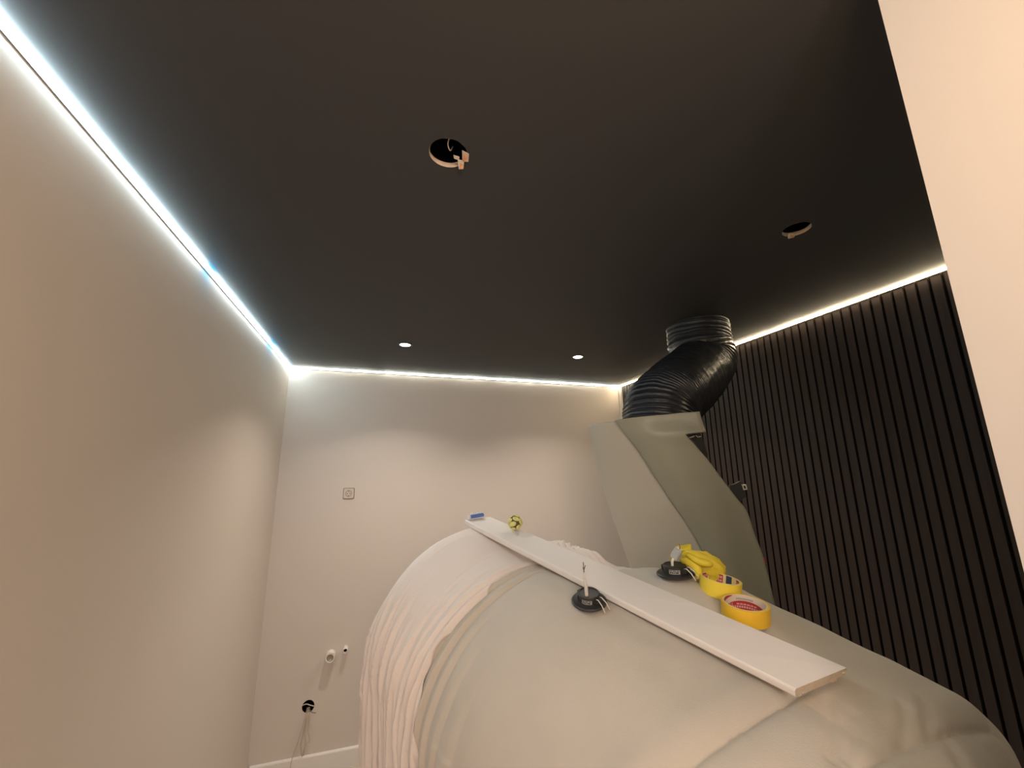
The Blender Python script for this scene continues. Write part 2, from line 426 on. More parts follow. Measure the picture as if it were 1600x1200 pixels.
def nearest_on(poly, p):
    best = 9
    for a, b in zip(poly, poly[1:]):
        ab = b-a; k = max(0, min(1, (p-a).dot(ab)/ab.length_squared)); d = (a+ab*k-p).length
        best = min(best, d)
    return best
def hit(x, y):
    """where the ray through a photo point meets the shroud (marching)"""
    d = ((x-800)/FPX*_r - (y-600)/FPX*_u + _f); k = 0.35; last = None
    while k < 2.5:
        P = CAM+d*k; q = P-A0; t = -q.dot(HD); w_ = q.dot(LD)
        if -0.05 < t < 1.31 and -0.45 < w_ < RL:
            if w_ >= 0: z = interp(T0, t)-RL+math.sqrt(max(0, RL*RL-w_*w_))
            elif w_ > -0.3: z = interp([(0, interp(T0, t)), (0.15, interp(TM, t)), (0.3, interp(TR, t))], -w_)
            else: z = interp(TR, t)-0.17*(1-math.sqrt(max(0, 1-((-w_-0.3)/0.15)**2)))
            if P.z <= z: return P
        k += 0.003
    return None
def poly_hit(px):
    out = []
    for i in range(len(px)-1):
        for k in range(6):
            a = px[i]; b = px[i+1]; p = hit(a[0]+(b[0]-a[0])*k/6, a[1]+(b[1]-a[1])*k/6)
            if p: out.append(p)
    return out
SEAM1 = poly_hit([(1262, 1080), (1242, 1090), (1225, 1106), (1203, 1116), (1175, 1132), (1147, 1150), (1100, 1185), (1062, 1215), (1010, 1260), (960, 1330)])
SEAM2 = poly_hit([(1590, 1160), (1572, 1148), (1540, 1143), (1497, 1144), (1469, 1154), (1440, 1163), (1412, 1169), (1385, 1183), (1356, 1197), (1330, 1220)])
FOLDS = [poly_hit(p) for p in ([(1295, 1100), (1300, 1130), (1303, 1165), (1300, 1200)], [(1330, 1120), (1330, 1160), (1326, 1200)],
                               [(1410, 1110), (1413, 1140), (1411, 1168)], [(1443, 1100), (1446, 1130), (1448, 1150)], [(1475, 1155), (1487, 1180), (1492, 1200)])]

def ridged(v): return (1-abs(noise.noise(v))*2)
def fold_disp(t, s, z):
    """long folds running round the barrel, near the far end"""
    q = sstep(0.60, 0.20, s)                                # 0 on top, 1 low on the left flank
    d = 0
    ts = t + 0.012*math.sin(s*9) + 0.012*noise.noise(Vector((s*3, t*4, 3)))
    for (c0, sg, am, q0) in ((0.25, 0.006, 0.008, 0.05), (0.285, 0.005, 0.011, 0.05), (0.33, 0.007, 0.010, 0.15), (0.375, 0.009, 0.006, 0.4), (0.21, 0.006, 0.005, 0.3), (0.17, 0.006, 0.005, 0.45), (0.43, 0.012, 0.0035, 0.5), (0.50, 0.016, 0.003, 0.6)):
        cc = c0 - 0.05*q*(c0/0.3) + 0.02*(1-q)
        x = (ts-cc)/sg
        a = math.exp(-x*x) - 0.75*math.exp(-((x-1.7)/0.8)**2)
        d += am*a*sstep(q0-0.25, q0+0.3, q+0.1)
    return d, q

def cover(name, t0, t1, s0, s1, nt, ns, dfun, m, label, cat, edge=None, thick=0.004):
    bm = bmesh.new(); V = []
    for i in range(nt+1):
        row = []
        for j in range(ns+1):
            s = s0+(s1-s0)*j/ns; tb = t1 if edge is None else edge(s)
            t = t0+(tb-t0)*i/nt
            p = base_pt(t, s); n = base_n(t, s)*SGN
            row.append(bm.verts.new(p+n*dfun(t, s, p)))
        V.append(row)
    grid_faces(bm, V)
    o = obj(name, bm, m, smooth=True)
    md = o.modifiers.new('s', 'SOLIDIFY'); md.thickness = thick; md.offset = -1 if SGN > 0 else 1
    tag(o, label, cat)
    return o

def d_blanket(t, s, p):
    d = 0.004*sstep(0.2, 0.4, t)
    if t < 0.02: return 0.0
    dd, q = fold_disp(t, s, p.z); d += dd
    d += (0.004*noise.noise(p*6) + 0.0022*noise.noise(p*16)*(1-0.5*q))*sstep(0.28, 0.42, t)
    # quilt seams pull the fleece in and the fields between puff up
    if t > 0.7 and s > 0.35:
        for sm in (SEAM1, SEAM2):
            if len(sm) > 1:
                r_ = nearest_on(sm, p)
                d += -0.013*math.exp(-r_/0.006) + 0.006*math.exp(-((r_-0.045)/0.03)**2)
        for sm in FOLDS:
            if len(sm) > 1:
                r_ = nearest_on(sm, p); d += -0.0065*math.exp(-(r_/0.010)**2)
        d += 0.005*noise.noise(Vector((p.x*9, p.y*9, p.z*2.5)))*sstep(0.8, 1.1, t)
    if t > 1.3 or s < 0.3: d += 0.006*sstep(0.28, 0.45, t)*noise.noise(Vector((p.x*14, p.y*14, p.z*1.5)))
    return d
cover('fleece_blanket', 0.0, 1.52, 0, 1, 430, 460, d_blanket, M['fleece'], 'large beige fleece blanket with quilted seams over the rounded machine', 'blanket')

def sheet_edge(s):
    e = 0.305 - 0.03*sstep(0.6, 0.2, s) + 0.012*math.sin(s*31)+0.01*noise.noise(Vector((s*14, 0, 5)))
    e += 0.22*sstep(0.60, 0.64, s)*sstep(0.82, 0.70, s)
    return e
def d_sheet(t, s, p):
    dd, q = fold_disp(t, s, p.z)
    d = 0.0075
    lf = sstep(0.46, 0.24, s)
    r1 = ridged(Vector((t*22+0.5*math.sin(s*7), s*2.6, 0))); r2 = ridged(Vector((t*48+0.6*math.sin(s*9), s*4, 6)))
    d += lf*(0.021*max(0, r1)**3 + 0.012*max(0, r2)**3 - 0.007)
    d += sstep(0.30, 0.12, s)*0.014*noise.noise(Vector((t*16, s*7, 9)))
    d += 0.0016*max(0, ridged(Vector((t*30, s*7, 4))))**6*(1-lf)*sstep(0.6, 0.5, s)
    d += 0.0015*noise.noise(p*14)
    b = sstep(0.608, 0.628, s)*sstep(0.715, 0.675, s)      # loose bunch pushed up beside the board
    u_ = (s-0.58)/0.18*0.3
    bt = sstep(0.10, 0.28, t)*sstep(0.50, 0.40, t)
    d += b*bt*(0.036 + 0.011*math.sin(u_*230+t*16) + 0.009*noise.noise(Vector((t*14, u_*60, 8))))
    e = sheet_edge(s)
    d -= 0.004*sstep(e-0.03, e, t)*sstep(0.2, 0.3, s)
    return dd + max(d, 0.004)
cover('dust_sheet', -0.19, 0.3, 0.0, 1.0, 210, 520, d_sheet, M['sheet'], 'thin pinkish white dust sheet, creased and hanging over the far end of the machine', 'sheet', sheet_edge, 0.0015)

# ------------------------------------------------------------------ white board lying on top
def plank_pt(t, w_, dz=0): return A0 - HD*t + LD*w_ + Vector((0, 0, 1.592 - 0.186*t + dz))
P0, P1 = plank_pt(-0.035, 0.002, 0.009), Vector((0.7820, 0.6290, 1.4145))
dirp = (P1-P0).normalized(); side = LD.copy(); upn = side.cross(dirp); upn = upn if upn.z > 0 else -upn
side = (side + Vector((0, 0, -0.34))).normalized() if False else side
# measured corners of the near end tilt the board slightly down to the left
side_near = (at(1245, 1072, 0.735)-at(1320, 1043, 0.75)).normalized()
PROF = [(-0.051, 0.0), (-0.051, -0.0035), (-0.042, -0.0035), (-0.042, -0.0055), (-0.048, -0.0065), (-0.048, -0.009), (-0.030, -0.0095), (-0.030, -0.0125), (-0.022, -0.0125), (-0.022, -0.011),
        (0.020, -0.011), (0.036, -0.011), (0.036, -0.0085), (0.039, -0.0085), (0.039, -0.0125), (0.049, -0.0125), (0.051, -0.010), (0.051, -0.003), (0.050, -0.001), (0.048, 0.0)]
bm = bmesh.new(); rows = []
for i in range(9):
    k = i/8; c0 = P0.lerp(P1, k); sd = side.lerp(side_near, k*0.8+0.1).normalized(); un = sd.cross(dirp); un = un if un.z > 0 else -un
    wd = 1.13
    rows.append([bm.verts.new(c0 + sd*a*wd + un*b*1.6) for a, b in PROF])
n = len(PROF)
for i in range(8):
    for j in range(n): bm.faces.new((rows[i][j], rows[i][(j+1) % n], rows[i+1][(j+1) % n], rows[i+1][j]))
f1 = bm.faces.new(rows[0]); f2 = bm.faces.new(rows[-1][::-1]); f1.material_index = f2.material_index = 1
tag(obj('moulded_board', bm, mats=[M['plank'], M['board_core']]), 'long white moulded board with grooved underside lying along the covered machine', 'board')

def surf_z(x, y):
    q = Vector((x, y, 0))-A0; t = -q.dot(HD); w_ = q.dot(LD)
    if w_ >= 0: z = interp(T0, t)-RL+math.sqrt(max(0, RL*RL-w_*w_))
    elif w_ > -0.3: z = interp([(0, interp(T0, t)), (0.15, interp(TM, t)), (0.3, interp(TR, t))], -w_)
    else: z = interp(TR, t)-0.17*(1-math.sqrt(max(0, 1-((-w_-0.3)/0.15)**2)))
    return z
def surf_frame(p, r=0.03):
    gx = (surf_z(p.x+r, p.y)-surf_z(p.x-r, p.y))/(2*r); gy = (surf_z(p.x, p.y+r)-surf_z(p.x, p.y-r))/(2*r)
    return Vector((-gx, -gy, 1)).normalized()
def rest_rot(p, spin, r=0.03, w_=1.0):
    n = surf_frame(p, r).lerp(Vector((0, 0, 1)), 1-w_).normalized()
    q = Vector((0, 0, 1)).rotation_difference(n)
    return q @ Matrix.Rotation(spin, 3, 'Z').to_quaternion()
def lift(p, dz): return Vector((p.x, p.y, surf_z(p.x, p.y)+dz))

# ------------------------------------------------------------------ loose lamps on the blanket
def recessed_lamp(p, spin, scale, label, connector, tilt=None):
    rot = rest_rot(p, spin) if tilt is None else tilt
    t = thing('loose_lamp', p, label, 'lamp', None, rot); t.scale = (scale,)*3
    bm = bmesh.new(); lathe(bm, [(0.0, 0), (0.044, 0), (0.0455, 0.0015), (0.0455, 0.004), (0.043, 0.0065), (0.036, 0.0075), (0.030, 0.009), (0, 0.009)])
    obj('flange', bm, M['blackplastic'], t, smooth=False)
    bm = bmesh.new(); lathe(bm, [(0.0265, 0.008), (0.0270, 0.019), (0.0280, 0.020), (0.0280, 0.024), (0.026, 0.026), (0.0245, 0.026), (0.0235, 0.0245), (0, 0.024)])
    box(bm, (-0.012, -0.034, 0.010), (0.012, -0.024, 0.021)); box(bm, (-0.006, 0.024, 0.010), (0.006, 0.033, 0.021))
    obj('housing', bm, M['blackplastic'], t)
    bm = bmesh.new(); a0 = math.radians(178); a1 = math.radians(232); V = [[], []]; r = 0.0282
    for k in range(9):
        a = a0+(a1-a0)*k/8
        V[0].append(bm.verts.new((r*math.cos(a), r*math.sin(a), 0.0090))); V[1].append(bm.verts.new((r*math.cos(a), r*math.sin(a), 0.0190)))
    grid_faces(bm, V); lb = obj('label', bm, M['label'], t)
    bm = bmesh.new()
    for (z0, z1, segs) in ((0.0160, 0.0178, ((0.05, 0.3), (0.36, 0.62), (0.7, 0.92))), (0.0108, 0.0142, ((0.08, 0.22), (0.27, 0.4), (0.46, 0.55), (0.6, 0.85)))):
        for (u0, u1) in segs:
            W_ = [[], []]
            for k in range(4):
                a = a0+(a1-a0)*(u0+(u1-u0)*k/3); W_[0].append(bm.verts.new(((r+0.0003)*math.cos(a), (r+0.0003)*math.sin(a), z0))); W_[1].append(bm.verts.new(((r+0.0003)*math.cos(a), (r+0.0003)*math.sin(a), z1)))
            grid_faces(bm, W_)
    obj('label_print', bm, M['labelink'], lb)
    for sx in (-0.0075, 0.0075):       # spring clip wires bent out from the right side
        bm = bmesh.new(); tube(bm, [(sx, -0.028, 0.0205), (sx, -0.0345, 0.0215), (sx*1.2, -0.046, 0.013), (sx*1.35, -0.056, -0.002)], 0.0013, 6)
        c_ = obj('spring_clip', bm, M['sleeve'], t)
    bm = bmesh.new()
    if not connector:
        tube(bm, smooth_path([(-0.014, -0.004, 0.023), (-0.0155, -0.004, 0.050), (-0.018, -0.003, 0.072)], 5), 0.0046, 10)
        cb = obj('cable_sleeve', bm, M['sleeve'], t)
        bm = bmesh.new(); tube(bm, smooth_path([(-0.018, -0.003, 0.072), (-0.0185, -0.003, 0.080), (-0.0185, -0.003, 0.089)], 4), 0.0026, 8); obj('inner_sheath', bm, M['sleeve'], cb)
        for k, e in enumerate(((-0.0235, -0.004, 0.1035), (-0.0170, -0.001, 0.114), (-0.0110, -0.003, 0.1045))):
            bm = bmesh.new(); tube(bm, smooth_path([(-0.0185+0.001*(k-1), -0.003, 0.087), (-0.0185+0.0008*(k-1), -0.003, 0.095), e], 4), 0.0012, 6); obj('wire', bm, M['wire'], cb)
    else:
        tube(bm, smooth_path([(-0.010, 0.000, 0.023), (-0.010, -0.001, 0.034), (-0.007, -0.004, 0.042)], 4), 0.0034, 10)
        cb = obj('cable_sleeve', bm, M['sleeve'], t)
        bm = BB((-0.005, -0.0095, -0.016), (0.005, 0.0095, 0.016), 0.002)
        bmesh.ops.rotate(bm, verts=bm.verts, cent=(0, 0, 0), matrix=Matrix.Rotation(math.radians(34), 3, 'X')); bmesh.ops.translate(bm, verts=bm.verts, vec=(-0.004, -0.011, 0.054))
        obj('terminal_block', bm, M['connector'], cb)
        bm = bmesh.new(); tube(bm, smooth_path([(-0.004, -0.019, 0.064), (-0.004, -0.023, 0.070), (-0.004, -0.022, 0.078)], 4), 0.0011, 6); obj('wire', bm, M['wire'], cb)
    return t
pl1 = hit(921, 949); pl2 = hit(1056, 905)
recessed_lamp(lift(pl1, 0.012), math.radians(25), 0.98, 'black loose recessed lamp with bare wires standing up, left of the white board', False)
recessed_lamp(lift(pl2, 0.011), math.radians(25), 1.08, 'black loose recessed lamp with a grey terminal block, beside the yellow glove', True)

# ------------------------------------------------------------------ tape rolls
def tape_roll(p, spin, R, r, h, mt, label, kind, rotw=1.0):
    t = thing('tape_roll', p, label, 'tape', None, rest_rot(p, spin, 0.04, rotw))
    bm = bmesh.new(); lathe(bm, [(r+0.0025, 0.0), (R, 0.0), (R, h), (r+0.0025, h)], 64, closed=True); obj('tape_winding', bm, mt, t)
    for f in t.children: 
        for p_ in f.data.polygons: p_.use_smooth = False
    bm = bmesh.new(); lathe(bm, [(r, 0.0005), (r+0.0024, 0.0005), (r+0.0024, h+0.0006), (r, h+0.0006)], 64, closed=True); core = obj('cardboard_core', bm, M['card'], t)
    def patch(bm, a0, a1, z0, z1, off, fn=None):
        W_ = [[], []]; nn = max(2, int(abs(a1-a0)/6)+1)
        for k in range(nn+1):
            a = math.radians(a0+(a1-a0)*k/nn); q = k/nn
            za, zb = (z0, z1) if fn is None else fn(q)
            for row, z in ((0, za), (1, zb)): W_[row].append(bm.verts.new(((r-off)*math.cos(a), (r-off)*math.sin(a), z)))
        grid_faces(bm, W_)
    liner = bmesh.new(); lm = []
    def pr(nm, mt_, items, off):
        if mt_ not in lm: lm.append(mt_)
        n0 = len(liner.faces)
        for it in items: patch(liner, it[0], it[1], it[2], it[3], off, it[4] if len(it) > 4 else None)
        liner.faces.ensure_lookup_table()
        for f in liner.faces[n0:]: f.material_index = lm.index(mt_)
    pr('base', 'cream' if kind == 2 else 'card', [(0, 360, 0.0, h)], 0.0002)
    if kind == 1:
        blocks = ((72, 105), (18, 50), (-50, -32), (130, 162), (188, 220), (246, 278))
        pr('red_print', 'red', [(a, b, 0.002, h-0.001) for a, b in blocks], 0.0003)
        pr('navy_print', 'navy', [(a, b, 0.001, h) for a, b in ((54, 64), (-12, 8), (112, 122), (170, 180), (228, 238))], 0.0003)
        pr('lettering', 'pink', [(a+(b-a)*x0, a+(b-a)*x1, h*z0, h*z1) for a, b in blocks for (x0, x1) in ((0.1, 0.28), (0.33, 0.46), (0.52, 0.7), (0.76, 0.9)) for (z0, z1) in ((0.72, 0.88), (0.5, 0.64), (0.24, 0.4))], 0.0006)
    else:
        pr('red_print', 'red', [(-30, 128, 0, 0, lambda q: (0.001, 0.001+0.62*h*math.sin(PI*(0.04+0.9*q))**0.5)), (92, 150, 0, 0, lambda q: (h*0.95-0.3*h*q, h)), (190, 320, 0.002, h*0.6)], 0.0004)
        pr('lettering', 'pink', [(a, a+5, h*0.18, h*0.32) for a in range(10, 100, 7)] + [(a, a+8, h*0.38, h*0.47) for a in range(20, 75, 10)] + [(92, 95, h*0.2, h*0.5), (100, 103, h*0.2, h*0.5)], 0.0007)
        pr('grey_lettering', 'label', [(a, a+4, h*0.70, h*0.82) for a in range(30, 78, 5)], 0.0007)
    obj('printed_liner', liner, core and None, core, mats=[M[k] for k in lm])
    return t
tp1 = hit(1125, 930); tp2 = hit(1166, 974)
tape_roll(lift(tp1, 0.004), math.radians(20), 0.0495, 0.0435, 0.038, M['tape1'], 'lemon yellow tape roll with red and navy printed core, farther of two', 1, 0.45)
tape_roll(lift(tp2, 0.008), math.radians(-10), 0.0505, 0.0435, 0.036, M['tape2'], 'amber yellow tape roll with red and cream printed core, nearer of two, against the board', 2, 0.35)

# ------------------------------------------------------------------ crumpled yellow glove
def glove():
    t = thing('rubber_glove', lift(hit(1105, 905), 0.0), 'crumpled yellow glove lying behind the farther tape roll', 'glove')
    def P(x, y, d): return at(x, y, d+0.075)-t.location
    # main folded body: loft of flattened rings
    bm = bmesh.new(); V = []
    spine = smooth_path([P(1066, 866, 1.06), P(1078, 864, 1.05), P(1096, 872, 1.05), P(1112, 882, 1.05), P(1120, 893, 1.05), P(1126, 902, 1.05)], 6)
    rad = [0.006, 0.015, 0.026, 0.032, 0.030, 0.018]
    n = 28; N = len(spine)
    for i, c0 in enumerate(spine):
        k = i/(N-1)*5; a = int(min(4, k)); R = rad[a]+(rad[a+1]-rad[a])*(k-a)
        tg = (spine[min(i+1, N-1)]-spine[max(0, i-1)]).normalized(); up = Vector((0, 0, 1)); sd = tg.cross(up).normalized(); up2 = sd.cross(tg)
        row = []
        for j in range(n):
            th = 2*PI*j/n; rr = R*(0.95+0.30*max(0, ridged(Vector((math.cos(th)*1.6, math.sin(th)*1.6, i*0.07))))**2-0.22*abs(math.sin(2.5*th+i*0.12))**6+0.10*noise.noise(Vector((math.cos(th)*3, math.sin(th)*3, i*0.22)))) 
            row.append(bm.verts.new(c0 + sd*rr*math.cos(th)*0.62 + up2*rr*math.sin(th)*0.95 - Vector((0, 0, 0.3*R))))
        V.append(row)
    grid_faces(bm, V, wrap=True); bm.faces.new(V[0]); bm.faces.new(V[-1][::-1])
    obj('palm', bm, M['glove'], t)
    # cuff loop at the left end
    def band(pts, w0, nm):
        bm = bmesh.new(); pts = smooth_path(pts, 8); V = []
        for i, p in enumerate(pts):
            tg = (pts[min(i+1, len(pts)-1)]-pts[max(0, i-1)]).normalized(); ax = Vector((0.62, 0.45, 0.5)).normalized(); ax = (ax-tg*ax.dot(tg)).normalized()
            V.append([bm.verts.new(p+ax*w0*(k/4-0.5)*(1+0.2*math.sin(i*0.6))+tg.cross(ax)*0.0015*math.sin(k*1.6+i*0.5)) for k in range(5)])
        grid_faces(bm, V); o = obj(nm, bm, M['glove'], t, smooth=True); md = o.modifiers.new('s', 'SOLIDIFY'); md.thickness = 0.006; md.offset = 0; return o
    band([P(1080, 856, 1.06), P(1067, 857, 1.07), P(1056, 861, 1.08), P(1050, 870, 1.08), P(1051, 880, 1.08), P(1060, 888, 1.07), P(1072, 890, 1.06)], 0.024, 'cuff')
    bm = bmesh.new(); tube(bm, smooth_path([P(1066, 876, 1.07), P(1076, 878, 1.045), P(1086, 884, 1.03), P(1091, 894, 1.02), P(1090, 904, 1.02)], 6), [0.006+0.0075*math.sin(PI*min(1, (k+3)/27)) for k in range(25)], 12)
    obj('finger', bm, M['glove'], t)
    bm = bmesh.new(); tube(bm, smooth_path([P(1074, 866, 1.04), P(1090, 876, 1.02), P(1104, 880, 1.01), P(1112, 882, 1.01)], 6), [0.004+0.006*math.sin(PI*(k+2)/23) for k in range(19)], 12)
    obj('finger', bm, M['glove'], t)
glove()

# ------------------------------------------------------------------ small ball and blue brush on the far end of the board
def on_plank(t, w_, dz=0):
    k = (t+0.035)/1.07; return P0.lerp(P1, k) + side.lerp(side_near, k*0.8+0.1).normalized()*w_ + Vector((0, 0, dz))
bp = on_plank(0.145, -0.036, 0.028)
t = thing('tape_ball', bp, 'small yellow green ball of wadded tape on the far end of the board', 'ball')
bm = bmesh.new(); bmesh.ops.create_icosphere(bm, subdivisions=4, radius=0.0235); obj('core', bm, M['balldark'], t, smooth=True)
for k in range(13):
    ph = math.acos(1-2*(k+0.5)/13); th = k*2.39996+random.uniform(-0.25, 0.25)
    n_ = Vector((math.sin(ph)*math.cos(th), math.sin(ph)*math.sin(th), math.cos(ph)))
    bm = bmesh.new(); bmesh.ops.create_uvsphere(bm, u_segments=16, v_segments=10, radius=1)
    q = Vector((0, 0, 1)).rotation_difference(n_); sa, sb = random.uniform(0.0105, 0.0155), random.uniform(0.008, 0.0115)
    for v in bm.verts:
        c_ = v.co.copy(); c_.x *= sa; c_.y *= sb; c_.z *= 0.005
        c_ += Vector((0, 0, 0.0016))*noise.noise(Vector((c_.x*300+k, c_.y*300, c_.z*300)))
        if c_.z > 0: c_.z -= 0.003*math.exp(-(c_.x**2+c_.y**2)/0.000012)
        v.co = q @ (Matrix.Rotation(k*1.3, 3, 'Z') @ c_) + n_*0.0225
    obj('wad', bm, M['ball'], t, smooth=True)
ba = on_plank(-0.028, 0.044, 0.001); bb = on_plank(-0.03, -0.022, 0.004)
dr = (bb-ba).normalized(); q = Vector((1, 0, 0)).rotation_difference(dr)
t = thing('blue_brush', ba, 'small blue brush with pale bristles lying across the far end of the board', 'brush', None, q)
bm = BB((0.006, -0.007, 0.002), (0.068, 0.007, 0.016), 0.003); obj('handle', bm, M['blue'], t)
bm = BB((-0.006, -0.0072, 0.000), (0.006, 0.0072, 0.016), 0.003); obj('end_cap', bm, M['bristle'], t)
bm = BB((0.004, -0.0075, -0.001), (0.068, 0.0075, 0.003), 0.001); obj('base_strip', bm, M['bristle'], t)
bm = bmesh.new()
for k in range(12):
    x = 0.010+k*0.0048; l = 0.006+0.005*random.random(); a = random.uniform(-0.003, 0.003)
    tube(bm, [(x, 0, 0.014), (x+a, random.uniform(-0.003, 0.003), 0.016+l)], [0.0015, 0.0010], 5)
obj('bristles', bm, M['bristle'], t)

# ------------------------------------------------------------------ machine cowl
cow = thing('machine_cowl', (1.25, 1.42, 1.3), 'tall curved grey green machine cowl rising behind the blanket under the duct', 'machine panel')
def rel(p): return p-cow.location
# rows from top to bottom: left outline, ridge, right outline (photo x, y, depth)
LEFT = [(925, 668, 1.94), (926, 690, 1.932), (929, 711, 1.925), (934, 735, 1.917), (941, 757, 1.91), (948, 780, 1.902), (955, 801, 1.895), (962, 821, 1.887), (969, 840, 1.88), (977, 862, 1.873), (986, 886, 1.865), (1003, 930, 1.857), (1020, 980, 1.85)]
RIDG = [(962, 658, 1.70), (974, 672, 1.69), (988, 689, 1.675), (1004, 711, 1.66), (1021, 738, 1.645), (1038, 763, 1.63), (1054, 788, 1.61), (1067, 806, 1.60), (1079, 823, 1.59), (1088, 840, 1.58), (1097, 856, 1.57), (1114, 900, 1.54), (1130, 950, 1.52)]
RGHT = [(1093, 643, 1.56), (1103, 676, 1.56), (1072, 679, 1.56), (1088, 698, 1.555), (1105, 717, 1.55), (1120, 737, 1.54), (1135, 757, 1.53), (1151, 778, 1.52), (1167, 799, 1.51), (1178, 832, 1.50), (1191, 867, 1.49), (1209, 944, 1.47), (1222, 1000, 1.45)]
def loft(rows, n, bulge):
    bm = bmesh.new(); V = []
    for (a, b, cen) in rows:
        row = []
        for j in range(n+1):
            u_ = j/n; p = a.lerp(b, u_); nrm = (CAM-p).normalized()
            row.append(bm.verts.new(p + nrm*bulge(u_)))
        V.append(row)
    grid_faces(bm, V); return bm
def dens(tab, n=5):
    P = smooth_path([rel(at(*p)) for p in tab], n); return P
L_, R_ = dens(LEFT), dens(RIDG)
loc = cow.location
def cowl_patch(name, A, B, bul, m, thick=0.006):
    bm = bmesh.new(); V = []; n = 22
    for a, b in zip(A, B):
        row = []
        wid = (b-a); nr = wid.cross(Vector((0, 0, 1))).normalized()
        if nr.dot(CAM-loc-a) < 0: nr = -nr
        for j in range(n+1):
            u_ = j/n; row.append(bm.verts.new(a.lerp(b, u_) + nr*bul(u_)))
        V.append(row)
    grid_faces(bm, V); o = obj(name, bm, m, cow, smooth=True)
    md = o.modifiers.new('s', 'SOLIDIFY'); md.thickness = thick; md.offset = 0
    return o
cowl_patch('side_panel', L_, R_, lambda u_: 0.062*math.sin(PI*u_)*(1-0.35*u_) - 0.010*sstep(0.8, 1, u_), M['cowl_lit'])
# front panel: the notch is cut by giving the top strip its own outline
midT = [(1060, 646, 1.600), (1063, 655, 1.595), (1067, 667, 1.58), (1072, 679, 1.565)]
topR = [(1093, 643, 1.575), (1096, 654, 1.57), (1099, 664, 1.565), (1103, 675, 1.555)]
lowR = [(1072, 679, 1.565), (1088, 698, 1.56), (1105, 717, 1.55), (1120, 737, 1.54), (1135, 757, 1.53), (1151, 778, 1.52), (1167, 799, 1.51), (1178, 832, 1.50), (1191, 867, 1.49), (1202, 911, 1.48), (1209, 944, 1.47), (1222, 1000, 1.45)]
fullR = midT[:3] + lowR
fullL = [(962, 658, 1.70), (969, 666, 1.695), (977, 676, 1.685), (983.5, 684, 1.68), (996, 700, 1.668), (1011, 722, 1.655), (1023, 741, 1.643), (1038, 763, 1.63), (1052, 785, 1.612), (1066, 804, 1.60), (1080, 826, 1.59), (1092, 847, 1.575), (1105, 876, 1.56), (1114, 900, 1.54), (1130, 950, 1.52)]
bm = bmesh.new()
def patch2(A, B, n=24, f=lambda u_: 0.014+0.055*math.sin(PI*min(1, u_*1.0))**1.0*(1-u_), lip=True):
    A = smooth_path([rel(at(*p)) for p in A], 4); B = smooth_path([rel(at(*p)) for p in B], 4); V = []
    for a, b in zip(A, B):
        nr = (b-a).cross(Vector((0, 0, 1))).normalized(); nr = nr if nr.dot(CAM-loc-a) > 0 else -nr
        V.append([bm.verts.new(a.lerp(b, j/n)+nr*f(j/n)) for j in range(n+1)])
    grid_faces(bm, V)
    if not lip: return V
    # lip along the ridge, stepping back to the side panel
    W_ = []
    for a, b in zip(A, B):
        nr = (b-a).cross(Vector((0, 0, 1))).normalized(); nr = nr if nr.dot(CAM-loc-a) > 0 else -nr
        W_.append([bm.verts.new(a+nr*0.014), bm.verts.new(a-nr*0.004)])
    grid_faces(bm, W_); return V
Vm = patch2(fullL, fullR)
B_ = smooth_path([rel(at(*p)) for p in topR], 4); TV = []
for i, b in enumerate(B_):
    e = Vm[i][-1]; nr = (CAM-loc-b).normalized()
    TV.append([e] + [bm.verts.new(e.co.lerp(b+nr*0.012, k/5)) for k in range(1, 6)])
grid_faces(bm, TV)
bmesh.ops.remove_doubles(bm, verts=bm.verts, dist=0.003)
fp = obj('front_panel', bm, M['cowl'], cow, smooth=True); md = fp.modifiers.new('s', 'SOLIDIFY'); md.thickness = 0.005; md.offset = 0
# rim that turns the outer edge back
bm = bmesh.new(); E = smooth_path([rel(at(*p)) for p in lowR], 4); back = Vector((0.5, 0.85, 0)).normalized()
V = [[bm.verts.new(p+Vector((0, 0, 0))), bm.verts.new(p+back*0.05-Vector((0.01, 0, 0)))] for p in E]; grid_faces(bm, V)
o = obj('return_edge', bm, M['darkgrey'], cow, smooth=True); md = o.modifiers.new('s', 'SOLIDIFY'); md.thickness = 0.003
def small_box(name, c_, ax, sz, m, bev=0.001, parent=cow):
    bm = BB((-sz[0]/2, -sz[1]/2, -sz[2]/2), (sz[0]/2, sz[1]/2, sz[2]/2), bev)
    bmesh.ops.rotate(bm, verts=bm.verts, cent=(0, 0, 0), matrix=ax); bmesh.ops.translate(bm, verts=bm.verts, vec=c_)
    return obj(name, bm, m, parent)
RY = lambda a, z=-0.35: Matrix.Rotation(z, 3, 'Z') @ Matrix.Rotation(math.radians(a), 3, 'Y')
# bracket behind the right edge with a pale tag
bm = bmesh.new(); poly = [(1140, 758), (1146, 757), (1157, 752), (1163, 757), (1166, 776), (1158, 780), (1152, 792), (1142, 775)]
f0 = [bm.verts.new(rel(at(x, y, 1.575))) for x, y in poly]; f1 = [bm.verts.new(rel(at(x, y, 1.575))+back*0.018) for x, y in poly]
bm.faces.new(f0); bm.faces.new(f1[::-1])
for i in range(len(poly)): bm.faces.new((f0[i], f1[i], f1[(i+1) % len(poly)], f0[(i+1) % len(poly)]))
br = obj('bracket', bm, M['darkgrey'], cow)
bm = bmesh.new()
fr = [(1159, 757), (1166, 757), (1168, 765), (1162, 766)]; inn = [(1161.5, 759), (1165, 759), (1166, 763.5), (1163, 764)]
a_ = [bm.verts.new(rel(at(x, y, 1.568))) for x, y in fr]; b_ = [bm.verts.new(rel(at(x, y, 1.568))) for x, y in inn]
for i in range(4): bm.faces.new((a_[i], a_[(i+1) % 4], b_[(i+1) % 4], b_[i]))
o = obj('pale_tag', bm, M['sleeve'], br); md = o.modifiers.new('s', 'SOLIDIFY'); md.thickness = 0.003
